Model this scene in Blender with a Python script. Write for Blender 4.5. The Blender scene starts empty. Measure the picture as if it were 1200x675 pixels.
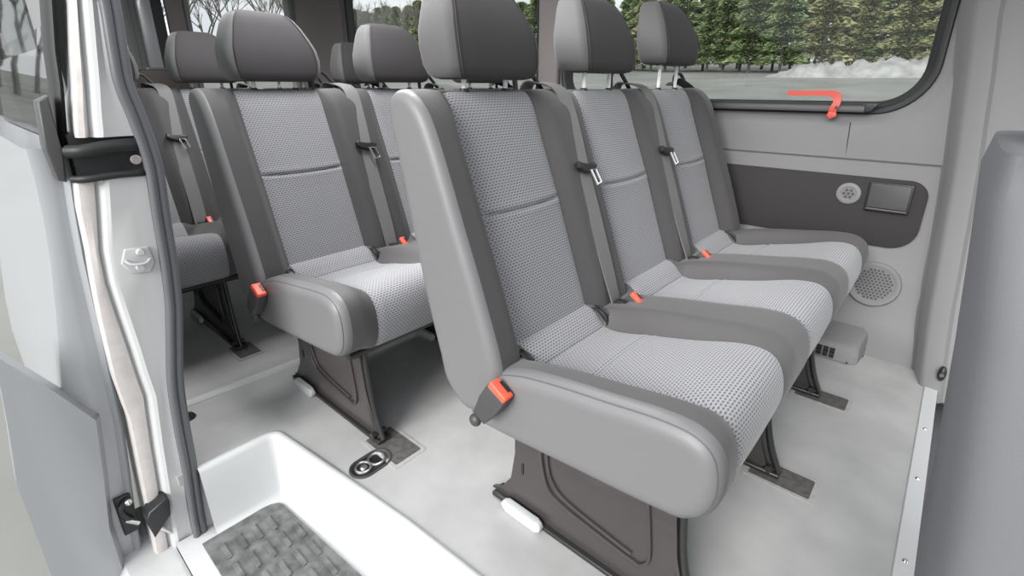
import bpy, bmesh, math, random
from mathutils import Vector, Matrix
random.seed(7)
C = bpy.context.scene.collection
R = math.radians
PI = math.pi

# ------------------------------------------------------------------ camera
cam_d = bpy.data.cameras.new('camera'); cam = bpy.data.objects.new('camera', cam_d); C.objects.link(cam)
cam.location = (0.6171, -0.8407, 0.916)
cam.rotation_euler = (R(90 - 19.47), R(0.0), R(41.557))
cam_d.sensor_width = 36; cam_d.lens = 579.14 / 1200 * 36; cam_d.shift_y = -31.5 / 1200
cam_d.clip_start = 0.01; cam_d.clip_end = 500
bpy.context.scene.camera = cam
vs = bpy.context.scene.view_settings
vs.view_transform = 'Standard'; vs.look = 'None'; vs.gamma = 1; vs.use_curve_mapping = False
vs.exposure = 0.30

# ------------------------------------------------------------------ world: bright overcast sky
w = bpy.data.worlds.new('sky'); bpy.context.scene.world = w; w.use_nodes = True
nt = w.node_tree; nt.nodes.clear()
out = nt.nodes.new('ShaderNodeOutputWorld'); bg = nt.nodes.new('ShaderNodeBackground')
tc = nt.nodes.new('ShaderNodeTexCoord'); no = nt.nodes.new('ShaderNodeTexNoise'); no.inputs['Scale'].default_value = 3.0
no.inputs['Detail'].default_value = 4
cr = nt.nodes.new('ShaderNodeValToRGB')
cr.color_ramp.elements[0].position = 0.3; cr.color_ramp.elements[0].color = (0.70, 0.74, 0.80, 1)
cr.color_ramp.elements[1].position = 0.7; cr.color_ramp.elements[1].color = (0.98, 0.99, 1.0, 1)
nt.links.new(tc.outputs['Generated'], no.inputs['Vector']); nt.links.new(no.outputs['Fac'], cr.inputs['Fac'])
nt.links.new(cr.outputs['Color'], bg.inputs['Color']); bg.inputs['Strength'].default_value = 1.35
nt.links.new(bg.outputs[0], out.inputs[0])

# soft sun behind thin cloud, on the side of the open door
sd = bpy.data.lights.new('sun', 'SUN'); sd.energy = 3.6; sd.angle = R(35); sd.color = (1.0, 0.99, 0.97)
sun = bpy.data.objects.new('sun', sd); C.objects.link(sun)
sun.rotation_euler = Vector((0.10, -1.0, 0.50)).to_track_quat('Z', 'Y').to_euler()
# unseen fill lamps added under the roof to brighten rows and floor
for nm, loc, e in (('fill_lamp', (0.9, 0.35, 1.70), 3.0), ('fill_lamp', (-0.55, -0.02, 1.70), 12.5), ('fill_lamp', (-1.35, 0.15, 1.70), 12.5)):
    ld = bpy.data.lights.new(nm, 'AREA'); ld.energy = e; ld.shape = 'RECTANGLE'; ld.size = 0.6; ld.size_y = 0.35
    lo = bpy.data.objects.new(nm, ld); lo.location = loc; C.objects.link(lo)

# ------------------------------------------------------------------ materials
def mat(name, col, rough=0.6, spec=0.4, metal=0.0, noise=0.0, nscale=30, bump=0.0, bscale=400, sheen=0.0, coat=0.0, col2=None):
    m = bpy.data.materials.new(name); m.use_nodes = True; t = m.node_tree; b = t.nodes['Principled BSDF']
    b.inputs['Base Color'].default_value = (*col, 1); b.inputs['Roughness'].default_value = rough
    b.inputs['Specular IOR Level'].default_value = spec; b.inputs['Metallic'].default_value = metal
    b.inputs['Sheen Weight'].default_value = sheen; b.inputs['Coat Weight'].default_value = coat
    tcn = t.nodes.new('ShaderNodeTexCoord')
    if noise > 0 or col2:
        n = t.nodes.new('ShaderNodeTexNoise'); n.inputs['Scale'].default_value = nscale; n.inputs['Detail'].default_value = 5
        t.links.new(tcn.outputs['Object'], n.inputs['Vector'])
        r = t.nodes.new('ShaderNodeValToRGB'); r.color_ramp.elements[0].position = 0.35; r.color_ramp.elements[1].position = 0.65
        c2 = col2 or tuple(min(1, c * (1 + noise)) for c in col); c1 = col if col2 else tuple(c * (1 - noise) for c in col)
        r.color_ramp.elements[0].color = (*c1, 1); r.color_ramp.elements[1].color = (*c2, 1)
        t.links.new(n.outputs['Fac'], r.inputs['Fac']); t.links.new(r.outputs['Color'], b.inputs['Base Color'])
    if bump > 0:
        n2 = t.nodes.new('ShaderNodeTexNoise'); n2.inputs['Scale'].default_value = bscale; n2.inputs['Detail'].default_value = 3
        bp = t.nodes.new('ShaderNodeBump'); bp.inputs['Strength'].default_value = bump; bp.inputs['Distance'].default_value = 0.002
        t.links.new(tcn.outputs['Object'], n2.inputs['Vector']); t.links.new(n2.outputs['Fac'], bp.inputs['Height'])
        t.links.new(bp.outputs['Normal'], b.inputs['Normal'])
    return m

def fabric_mat(name, light, dark, pu, pv):
    """woven upholstery: rows of small dark dashes in brick offset on a lighter ground (UV in metres)"""
    m = bpy.data.materials.new(name); m.use_nodes = True; t = m.node_tree; b = t.nodes['Principled BSDF']
    b.inputs['Roughness'].default_value = 0.9; b.inputs['Specular IOR Level'].default_value = 0.15
    b.inputs['Sheen Weight'].default_value = 0.25; b.inputs['Sheen Roughness'].default_value = 0.4
    uv = t.nodes.new('ShaderNodeUVMap'); s = t.nodes.new('ShaderNodeSeparateXYZ'); t.links.new(uv.outputs[0], s.inputs[0])
    def M(op, a, bb=None, c=None):
        n = t.nodes.new('ShaderNodeMath'); n.operation = op
        for i, v in enumerate((a, bb, c)):
            if v is None: continue
            if isinstance(v, (int, float)): n.inputs[i].default_value = v
            else: t.links.new(v, n.inputs[i])
        return n.outputs[0]
    v = M('DIVIDE', s.outputs[1], pv); row = M('FLOOR', v); odd = M('MULTIPLY', M('MODULO', row, 2.0), 0.5)
    u = M('ADD', M('DIVIDE', s.outputs[0], pu), odd)
    fu = M('SUBTRACT', M('FRACT', u), 0.5); fv = M('SUBTRACT', M('FRACT', v), 0.5)
    d = M('SQRT', M('ADD', M('POWER', M('MULTIPLY', fu, 1.5), 2.0), M('POWER', M('MULTIPLY', fv, 2.0), 2.0)))
    mr = t.nodes.new('ShaderNodeMapRange'); mr.interpolation_type = 'SMOOTHSTEP'
    t.links.new(d, mr.inputs['Value']); mr.inputs['From Min'].default_value = 0.30; mr.inputs['From Max'].default_value = 0.72
    n = t.nodes.new('ShaderNodeTexNoise'); n.inputs['Scale'].default_value = 500; t.links.new(uv.outputs[0], n.inputs['Vector'])
    mx = t.nodes.new('ShaderNodeMix'); mx.data_type = 'RGBA'
    mx.inputs[6].default_value = (*dark, 1); mx.inputs[7].default_value = (*light, 1)
    t.links.new(mr.outputs[0], mx.inputs[0]); t.links.new(mx.outputs[2], b.inputs['Base Color'])
    bp = t.nodes.new('ShaderNodeBump'); bp.inputs['Strength'].default_value = 0.5; bp.inputs['Distance'].default_value = 0.0015
    t.links.new(M('ADD', mr.outputs[0], M('MULTIPLY', n.outputs['Fac'], 0.3)), bp.inputs['Height']); t.links.new(bp.outputs['Normal'], b.inputs['Normal'])
    return m

def glass_mat(name, tint, refl=0.06):
    m = bpy.data.materials.new(name); m.use_nodes = True; t = m.node_tree; t.nodes.clear()
    o = t.nodes.new('ShaderNodeOutputMaterial'); tr = t.nodes.new('ShaderNodeBsdfTransparent'); tr.inputs[0].default_value = (*tint, 1)
    g = t.nodes.new('ShaderNodeBsdfGlossy'); g.inputs['Roughness'].default_value = 0.02
    lw = t.nodes.new('ShaderNodeLayerWeight'); lw.inputs['Blend'].default_value = 0.15
    mm = t.nodes.new('ShaderNodeMath'); mm.operation = 'MULTIPLY_ADD'; mm.inputs[1].default_value = 0.35; mm.inputs[2].default_value = refl * 0.5
    t.links.new(lw.outputs['Fresnel'], mm.inputs[0])
    mx = t.nodes.new('ShaderNodeMixShader'); t.links.new(mm.outputs[0], mx.inputs[0]); t.links.new(tr.outputs[0], mx.inputs[1]); t.links.new(g.outputs[0], mx.inputs[2])
    t.links.new(mx.outputs[0], o.inputs[0]); return m

M = {}
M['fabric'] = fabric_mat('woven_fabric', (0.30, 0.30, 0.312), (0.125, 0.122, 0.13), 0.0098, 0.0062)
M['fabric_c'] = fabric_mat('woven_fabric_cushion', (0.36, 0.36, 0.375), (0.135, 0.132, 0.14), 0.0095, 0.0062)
M['bolster'] = mat('charcoal_bolster_cloth', (0.062, 0.059, 0.061), 0.62, 0.35, bump=0.25, bscale=900, sheen=0.15)
M['bolster_c'] = mat('bolster_cloth_top_lit', (0.082, 0.079, 0.081), 0.55, 0.4, bump=0.25, bscale=900, sheen=0.2)  # bolster cloth lightened on the cushions, light from above put into the colour
M['vinyl'] = mat('grey_side_vinyl', (0.165, 0.163, 0.167), 0.42, 0.5, bump=0.2, bscale=500)
M['piping'] = mat('dark_piping', (0.10, 0.098, 0.10), 0.5)
M['headcloth'] = mat('headrest_cloth', (0.050, 0.047, 0.049), 0.75, 0.2, bump=0.25, bscale=900, sheen=0.05)
M['headlit'] = mat('headrest_cloth_side_lit', (0.10, 0.098, 0.10), 0.7, 0.3, bump=0.25, bscale=900, sheen=0.2)  # headrest cloth again, paler on the sides to paint in light from the door
M['belt'] = mat('belt_webbing', (0.15, 0.148, 0.148), 0.55, 0.4, bump=0.2, bscale=1500)
M['blackp'] = mat('black_plastic', (0.018, 0.018, 0.019), 0.4, 0.5)
M['darkp'] = mat('dark_grey_plastic', (0.06, 0.058, 0.059), 0.45, 0.5)
M['red'] = mat('red_plastic', (0.85, 0.11, 0.06), 0.4, 0.5)
M['leverred'] = mat('lever_red_plastic', (0.62, 0.085, 0.06), 0.4, 0.5)
M['chrome'] = mat('chrome', (0.8, 0.8, 0.8), 0.18, 0.5, metal=1.0)
M['steelw'] = mat('bright_steel_post', (0.85, 0.85, 0.86), 0.3, 0.6, metal=0.0)
M['legmetal'] = mat('painted_leg_metal', (0.045, 0.040, 0.039), 0.33, 0.6, coat=0.2)
M['legblack'] = mat('black_leg_tube', (0.022, 0.021, 0.021), 0.28, 0.6)
M['floor'] = mat('speckled_vinyl_floor', (0.43, 0.43, 0.425), 0.55, 0.35, noise=0.09, nscale=7, bump=0.25, bscale=700)
M['cover'] = mat('track_cover_rubber', (0.11, 0.105, 0.1), 0.55, 0.4, noise=0.25, nscale=60)
M['coverframe'] = mat('track_cover_rim', (0.42, 0.41, 0.40), 0.5, 0.4, noise=0.1, nscale=50)
M['white_pl'] = mat('white_step_plastic', (0.56, 0.57, 0.57), 0.5, 0.4, bump=0.1, bscale=500)
M['tread'] = mat('step_tread_rubber', (0.13, 0.13, 0.13), 0.6, 0.4, noise=0.35, nscale=30, bump=0.3, bscale=120)
M['wall'] = mat('pale_grey_wall_plastic', (0.205, 0.202, 0.205), 0.6, 0.35, bump=0.15, bscale=600)
M['wall_tan'] = mat('taupe_pillar_cloth', (0.22, 0.20, 0.195), 0.8, 0.2, bump=0.15, bscale=600)
M['panel'] = mat('charcoal_wall_panel', (0.036, 0.034, 0.034), 0.75, 0.25, bump=0.15, bscale=600)
M['ceil'] = mat('headliner_cloth', (0.62, 0.62, 0.61), 0.9, 0.1)
M['rubber'] = mat('grey_door_rubber', (0.11, 0.113, 0.12), 0.33, 0.5)
M['blackrub'] = mat('black_rubber', (0.02, 0.02, 0.021), 0.5, 0.4)
M['paint'] = mat('white_van_paint', (0.52, 0.52, 0.52), 0.3, 0.5, coat=0.4, noise=0.015, nscale=4)
M['sealant'] = mat('pinkish_sealant_paint', (0.58, 0.54, 0.52), 0.5, 0.4, noise=0.06, nscale=30, bump=0.4, bscale=60)
M['silver'] = mat('silver_door_paint', (0.38, 0.39, 0.405), 0.32, 0.5, metal=0.15, coat=0.3)
M['seatshell'] = mat('grey_front_seat_back', (0.14, 0.142, 0.15), 0.6, 0.35, bump=0.1, bscale=500)
M['brown'] = mat('dark_brown_plastic', (0.035, 0.026, 0.022), 0.5, 0.4)
M['silverm'] = mat('worn_metal', (0.45, 0.45, 0.45), 0.35, 0.5, metal=0.85, noise=0.3, nscale=90)
M['glass'] = glass_mat('tinted_glass', (0.60, 0.62, 0.61))
M['conifer'] = mat('conifer_needles', (0.21, 0.29, 0.13), 0.9, 0.1, col2=(0.34, 0.40, 0.21), nscale=0.9)
M['conifer2'] = mat('olive_needles', (0.30, 0.33, 0.15), 0.9, 0.1, col2=(0.43, 0.42, 0.24), nscale=0.9)
M['bark'] = mat('grey_brown_bark', (0.17, 0.155, 0.14), 0.9, 0.1, noise=0.2, nscale=3)
M['grass'] = mat('pale_dry_field', (0.23, 0.238, 0.215), 0.9, 0.1, col2=(0.31, 0.31, 0.295), nscale=0.4)
M['snow'] = mat('frosty_white_snow', (0.36, 0.36, 0.35), 0.8, 0.2, noise=0.22, nscale=1.6, bump=0.6, bscale=3)
M['asphalt'] = mat('grey_asphalt', (0.28, 0.28, 0.28), 0.9, 0.2, noise=0.15, nscale=30)

# ------------------------------------------------------------------ helpers
def tag(o, label=None, cat=None, group=None, kind=None):
    if label: o['label'] = label
    if cat: o['category'] = cat
    if group: o['group'] = group
    if kind: o['kind'] = kind
    return o

def empty(name, loc=(0, 0, 0), rz=0.0):
    o = bpy.data.objects.new(name, None); o.location = loc; o.rotation_euler = (0, 0, rz); o.empty_display_size = 0.1
    C.objects.link(o); return o

def link(name, me, parent=None):
    o = bpy.data.objects.new(name, me); C.objects.link(o)
    if parent: o.parent = parent
    return o

def smooth(me, flat_angle=40):
    me.polygons.foreach_set('use_smooth', [True] * len(me.polygons))
    try: me.set_sharp_from_angle(angle=R(flat_angle))
    except Exception: pass

def build(name, bm, mats, parent=None, ang=40, sm=True):
    me = bpy.data.meshes.new(name)
    bmesh.ops.recalc_face_normals(bm, faces=bm.faces)
    bm.to_mesh(me); bm.free()
    for m in (mats if isinstance(mats, (list, tuple)) else [mats]): me.materials.append(m)
    if sm: smooth(me, ang)
    return link(name, me, parent)

def bm_box(bm, lo, hi, bev=0.0, mi=0):
    g = bmesh.ops.create_cube(bm, size=1.0)
    vsx = g['verts']
    c = [(a + b) / 2 for a, b in zip(lo, hi)]; s = [abs(b - a) for a, b in zip(lo, hi)]
    for v in vsx: v.co = Vector((v.co.x * s[0] + c[0], v.co.y * s[1] + c[1], v.co.z * s[2] + c[2]))
    fs = {f for v in vsx for f in v.link_faces}
    for f in fs: f.material_index = mi
    if bev > 0:
        es = list({e for v in vsx for e in v.link_edges})
        bmesh.ops.bevel(bm, geom=es, offset=bev, segments=3, affect='EDGES', profile=0.5)

def catmull(pts, n, closed=False):
    P = [Vector(p) for p in pts]; out = []; m = len(P); segs = m if closed else m - 1
    for i in range(segs):
        if closed: p0, p1, p2, p3 = P[(i - 1) % m], P[i], P[(i + 1) % m], P[(i + 2) % m]
        else: p0, p1, p2, p3 = P[max(i - 1, 0)], P[i], P[i + 1], P[min(i + 2, m - 1)]
        for k in range(n):
            t = k / n
            out.append(0.5 * ((2 * p1) + (-p0 + p2) * t + (2 * p0 - 5 * p1 + 4 * p2 - p3) * t * t + (-p0 + 3 * p1 - 3 * p2 + p3) * t ** 3))
    if not closed: out.append(P[-1].copy())
    return out

def cat_at(pts, ts):
    P = [Vector(p) for p in pts]; m = len(P); out = []
    for tt in ts:
        i = int(tt); t = tt - i; p0, p1, p2, p3 = P[(i - 1) % m], P[i % m], P[(i + 1) % m], P[(i + 2) % m]
        out.append(0.5 * ((2 * p1) + (-p0 + p2) * t + (2 * p0 - 5 * p1 + 4 * p2 - p3) * t * t + (-p0 + 3 * p1 - 3 * p2 + p3) * t ** 3))
    return out

def bm_tube(bm, pts, r, seg=10, closed=False, caps=True, mi=0, sx=1.0):
    """tube along a 3-D polyline; r a number or list"""
    P = [Vector(p) for p in pts]; n = len(P); rings = []; prev = None
    for i in range(n):
        if closed: t = (P[(i + 1) % n] - P[(i - 1) % n])
        else: t = P[min(i + 1, n - 1)] - P[max(i - 1, 0)]
        t.normalize()
        if prev is None:
            a = Vector((0, 0, 1)) if abs(t.z) < 0.9 else Vector((1, 0, 0)); x = t.cross(a).normalized()
        else: x = (prev - t * prev.dot(t)).normalized()
        prev = x; y = t.cross(x); rr = r[i] if isinstance(r, (list, tuple)) else r
        rings.append([bm.verts.new(P[i] + (x * math.cos(2 * PI * k / seg) * sx + y * math.sin(2 * PI * k / seg)) * rr) for k in range(seg)])
    m = n if closed else n - 1
    for i in range(m):
        A, B = rings[i], rings[(i + 1) % n]
        for k in range(seg):
            f = bm.faces.new((A[k], A[(k + 1) % seg], B[(k + 1) % seg], B[k])); f.material_index = mi
    if caps and not closed:
        for q in (rings[0], rings[-1]): f = bm.faces.new(q); f.material_index = mi

def bm_strip(bm, rows, closed=False, mi=None, fill_ends=False):
    """rows: list of equally long point lists -> quad grid. mi(i,k)->material"""
    V = [[bm.verts.new(p) for p in r] for r in rows]; n = len(rows[0])
    for i in range(len(V) - 1):
        for k in range(n if closed else n - 1):
            try: f = bm.faces.new((V[i][k], V[i][(k + 1) % n], V[i + 1][(k + 1) % n], V[i + 1][k]))
            except ValueError: continue
            if mi: f.material_index = mi(i, k)
    if fill_ends:
        for q in (V[0], V[-1]):
            try: bm.faces.new(q)
            except ValueError: pass
    return V

def bm_prism(bm, poly, axis, a, b, bev=0.0, mi=0):
    """extrude 2-D polygon along axis between a and b.  axis 0: poly=(y,z); 1: (x,z); 2: (x,y)"""
    def P(q, v): return {0: (v, q[0], q[1]), 1: (q[0], v, q[1]), 2: (q[0], q[1], v)}[axis]
    A = [bm.verts.new(P(q, a)) for q in poly]; B = [bm.verts.new(P(q, b)) for q in poly]; n = len(poly)
    fs = [bm.faces.new(A), bm.faces.new(B)] + [bm.faces.new((A[i], A[(i + 1) % n], B[(i + 1) % n], B[i])) for i in range(n)]
    for f in fs: f.material_index = mi
    if bev > 0:
        es = list({e for f in fs[:2] for e in f.edges})
        bmesh.ops.bevel(bm, geom=es, offset=bev, segments=3, affect='EDGES', profile=0.5)

def rrect(x0, x1, y0, y1, r, n=8):
    rs = r if isinstance(r, (list, tuple)) else [r] * 4
    o = []
    for (cx, cy, a, q) in ((x1, y1, 0, rs[0]), (x0, y1, 90, rs[1]), (x0, y0, 180, rs[2]), (x1, y0, 270, rs[3])):
        sx = -1 if cx == x1 else 1; sy = -1 if cy == y1 else 1
        for k in range(n + 1):
            t = R(a + 90 * k / n); o.append((cx + sx * q + q * math.cos(t), cy + sy * q + q * math.sin(t)))
    return o

def sstep(t): t = max(0, min(1, t)); return t * t * (3 - 2 * t)

# ------------------------------------------------------------------ upholstered bench surfaces
def loop_inset(L, d):
    if d <= 0: return L
    n = len(L); ar = sum(L[i][0] * L[(i + 1) % n][1] - L[(i + 1) % n][0] * L[i][1] for i in range(n)); s = 1 if ar > 0 else -1
    o = []
    for i in range(n):
        a = L[(i - 2) % n]; b = L[(i + 2) % n]; tx, tz = b[0] - a[0], b[1] - a[1]; l = math.hypot(tx, tz) or 1
        o.append(Vector((L[i][0] - s * tz / l * d, L[i][1] + s * tx / l * d)))
    return o

def bench_surface(name, parent, panel_pts, bolster_pts, centres, u, y0, y1, rng, seams, r_end, crown, fab, pname, bolm, mid_b=0.55, soft=0.045, seam_depth=0.011, sub=9):
    ts = {round(k / sub, 5) for k in range(len(panel_pts) * sub)}
    for si, bow in seams:
        for q in range(-10, 11): ts.add(round(si + bow * .5 * 0 + q * .018, 5))
        if bow:
            for q in range(-20, 1): ts.add(round(si + q * .018, 5))
    ts = sorted(ts); LP = cat_at(panel_pts, ts); LB = cat_at(bolster_pts, ts); n = len(LP)
    i0 = ts.index(float(rng[0])); i1 = ts.index(float(rng[1]))
    # arc length along the panel loop
    arc = [0.0]
    for i in range(n): arc.append(arc[-1] + (LP[(i + 1) % n] - LP[i]).length)
    ys = []
    stat = [(y0, r_end + .004)] + [(y0 + r_end * (1 - math.cos(R(15 * k))), r_end * (1 - math.sin(R(15 * k)))) for k in range(7)]
    edges = []
    for c in centres: edges += [c - u / 2, c + u / 2]
    pts = [y0 + r_end] + edges + [y1 - r_end]
    for a, b in zip(pts[:-1], pts[1:]):
        m = max(2, int(round((b - a) / 0.012)))
        for k in range(1 if stat[-1][0] >= a - 1e-6 else 0, m + 1): stat.append((a + (b - a) * k / m, 0.0))
    stat += [(y1 - r_end * (1 - math.cos(R(15 * k))), r_end * (1 - math.sin(R(15 * k)))) for k in range(5, -1, -1)] + [(y1, r_end + .004)]
    def bfac(y):
        d = min(abs(y - c) - u / 2 for c in centres)
        f = sstep(d / soft) if d > 0 else 0
        outer = y < centres[0] - u / 2 or y > centres[-1] + u / 2
        return f * (1.0 if outer else mid_b)
    rows = []
    for y, ins in stat:
        f = bfac(y)
        L = [LP[i].lerp(LB[i], f) for i in range(n)]
        dm = min(abs(abs(y - c) - u / 2) for c in centres); g = 0.0035 * math.exp(-(dm / 0.003) ** 2)
        ic = [c for c in centres if abs(y - c) <= u / 2 + 1e-6]
        Lo = loop_inset(L, 0.01); q = []
        for i in range(n):
            nr = (L[i] - Lo[i]) / 0.01; dx = -g if i0 <= i <= i1 else 0
            if ic:
                t = (y - ic[0]) / (u / 2)
                if i0 <= i <= i1:
                    dx += crown * (1 - t * t) * math.sin(PI * (i - i0) / (i1 - i0))
                    for (si, bow) in seams:
                        sc = min(range(n), key=lambda q: abs(ts[q] - si)); dd = arc[i] - arc[sc] - bow * (1 - t * t)
                        dx -= min(1, (1 - abs(t)) * 14) * seam_depth * math.exp(-abs(dd) / 0.0028) - .0012 * math.exp(-((abs(dd) - .012) / .006) ** 2)
            q.append(L[i] + nr * dx)
        if ins > 0: q = loop_inset(q, ins)
        rows.append([(p[0], y, p[1]) for p in q])
    bm = bmesh.new(); V = [[bm.verts.new(p) for p in r] for r in rows]
    panels = [bmesh.new() for _ in centres]; pv = [dict() for _ in centres]; uvl = [b.loops.layers.uv.new('UVMap') for b in panels]
    for j in range(len(rows) - 1):
        ym = (stat[j][0] + stat[j + 1][0]) / 2
        pc = [k for k, c in enumerate(centres) if abs(ym - c) < u / 2 - 1e-5]
        for i in range(n):
            i2 = (i + 1) % n
            if pc and i0 <= i < i1:
                k = pc[0]; b = panels[k]; vv = []
                for (jj, ii) in ((j, i), (j, i2), (j + 1, i2), (j + 1, i)):
                    if (jj, ii) not in pv[k]: pv[k][(jj, ii)] = b.verts.new(rows[jj][ii])
                    vv.append(pv[k][(jj, ii)])
                f = b.faces.new(vv)
                for l, (jj, ii) in zip(f.loops, ((j, i), (j, i2 if i2 else n), (j + 1, i2 if i2 else n), (j + 1, i))):
                    l[uvl[k]].uv = (stat[jj][0] - centres[k] + 5, arc[ii] + 5)
            else:
                f = bm.faces.new((V[j][i], V[j][i2], V[j + 1][i2], V[j + 1][i]))
                if ym < y0 + r_end + 0.002 or ym > y1 - r_end - 0.002: f.material_index = 1
    for q in (V[0], V[-1]):
        for k in range(n // 2 - 1 + n % 2):
            vv = [q[k], q[k + 1], q[n - 2 - k], q[n - 1 - k]]
            vv = [v for i_, v in enumerate(vv) if v not in vv[:i_]]
            if len(vv) > 2: f = bm.faces.new(vv); f.material_index = 1
    o = build(name, bm, [bolm, M['vinyl']], parent, 50)
    for b in panels: build(pname, b, fab, o, 60)
    # piping on the near outer edge
    return o, LP, LB

# bench profile loops in (x, z); x forward, floor at z = 0
BACK_P = [(.000, .345), (.010, .378), (-.040, .520), (-.092, .663), (-.146, .800), (-.174, .872), (-.200, .905), (-.228, .903), (-.241, .870), (-.222, .780), (-.192, .650), (-.158, .500), (-.128, .370), (-.095, .310), (-.035, .305)]
BACK_B = [(.026, .302), (.048, .385), (.002, .530), (-.050, .665), (-.102, .800), (-.138, .872), (-.180, .907), (-.222, .907), (-.244, .872), (-.224, .780), (-.195, .650), (-.162, .500), (-.128, .380), (-.106, .312), (-.045, .266)]
CUSH_P = [(-.035, .398), (.010, .400), (.036, .386), (.062, .360), (.105, .360), (.180, .378), (.280, .402), (.370, .428), (.425, .430), (.456, .405), (.467, .355), (.458, .305), (.435, .277), (.390, .268), (.200, .250), (.010, .238), (-.040, .250), (-.055, .320)]
CUSH_B = [(-.040, .362), (.010, .376), (.045, .392), (.085, .407), (.120, .416), (.190, .428), (.280, .440), (.370, .452), (.428, .450), (.463, .425), (.475, .375), (.466, .325), (.440, .292), (.390, .275), (.200, .256), (.010, .240), (-.040, .250), (-.055, .310)]

def headrest_mesh(k=1.0):
    bm = bmesh.new(); rows = []; H = 0.205
    prof = [(0, .112, .032), (.003, .124, .045), (.010, .135, .053), (.028, .143, .059), (.062, .146, .061), (.095, .142, .059), (.13, .128, .053), (.16, .114, .047), (.182, .100, .040), (.196, .084, .030), (.2035, .062, .018), (.205, .03, .008)]
    for z, hw, hd in prof:
        xc = -.030 - .055 * (z / H) + .012 * math.sin(PI * z / H); r = []
        for i in range(48):
            t = 2 * PI * i / 48; e = 0.42
            cx, sy = math.cos(t), math.sin(t)
            r.append((xc + hd * math.copysign(abs(cx) ** .36, cx), hw * k * math.copysign(abs(sy) ** 0.40, sy), z))
        rows.append(r)
    ny = lambda i: abs(math.sin(2 * PI * (i + .5) / 48)) > abs(math.cos(2 * PI * (i + .5) / 48)) * 0.95
    bm_strip(bm, rows, closed=True, fill_ends=True, mi=lambda j, i: 1 if ny(i) and 1 <= j <= 8 else 0)
    me = bpy.data.meshes.new('headrest'); bmesh.ops.recalc_face_normals(bm, faces=bm.faces); bm.to_mesh(me); bm.free(); me.materials.append(M['headcloth']); me.materials.append(M['headlit']); smooth(me, 70)
    # piping tubes along the crease between side faces and front
    out2 = []
    for s in (-1, 1):
        b2 = bmesh.new(); pts = []
        for z, hw, hd in prof[1:-2]:
            xc = -.030 - .055 * (z / H) + .012 * math.sin(PI * z / H); pts.append((xc + hd * 0.955, s * hw * k * 0.84, z))
        bm_tube(b2, catmull(pts, 3), 0.0012, 6)
        m2 = bpy.data.meshes.new('piping'); b2.to_mesh(m2); b2.free(); m2.materials.append(M['headcloth']); smooth(m2); out2.append(m2)
    return me, out2
HR = {1.0: headrest_mesh(1.0), 0.9: headrest_mesh(0.9)}

def strap(bm, pts, nrm, width, th=0.0016):
    """flat webbing strip along pts (smooth); nrm: list of width directions"""
    P = catmull(pts, 8); Wd = catmull(nrm, 8); n = len(P); top = []; bot = []
    for i in range(n):
        t = (P[min(i + 1, n - 1)] - P[max(i - 1, 0)]).normalized(); wv = (Wd[i] - t * Wd[i].dot(t)).normalized(); nn = t.cross(wv).normalized()
        top.append([P[i] - wv * width / 2 + nn * th, P[i] + wv * width / 2 + nn * th, P[i] + wv * width / 2 - nn * th, P[i] - wv * width / 2 - nn * th])
    bm_strip(bm, top, closed=True, fill_ends=True)

def buckle(parent, loc, tilt, big=True):
    s = 1.18 if big else 0.85
    mx = Matrix.Translation(loc) @ Matrix.Rotation(tilt[0], 4, 'Y') @ Matrix.Rotation(tilt[1], 4, 'X')
    bm = bmesh.new(); bm_prism(bm, [(-.015 * s, -.070 * s), (.013 * s, -.070 * s), (.021 * s, -.03 * s), (.021 * s, 0), (-.021 * s, 0), (-.021 * s, -.03 * s)], 1, -.012 * s, .012 * s, 0.003 * s)
    bmesh.ops.transform(bm, matrix=mx, verts=bm.verts)
    o = build('belt_buckle', bm, M['darkp'], parent)
    bm = bmesh.new(); bm_box(bm, (-.0195 * s, -.011 * s, -.004 * s), (.0195 * s, .011 * s, .009 * s), 0.003 * s); bmesh.ops.transform(bm, matrix=mx, verts=bm.verts)
    rb = build('release_button', bm, M['red'], o); tag(rb, 'red release button')
    bm = bmesh.new(); bm_box(bm, (-.011 * s, .0035 * s, .0085 * s), (.011 * s, .0085 * s, .0098 * s), 0); bmesh.ops.transform(bm, matrix=mx, verts=bm.verts)
    build('tongue_slot', bm, M['blackp'], o)
    return o

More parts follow.
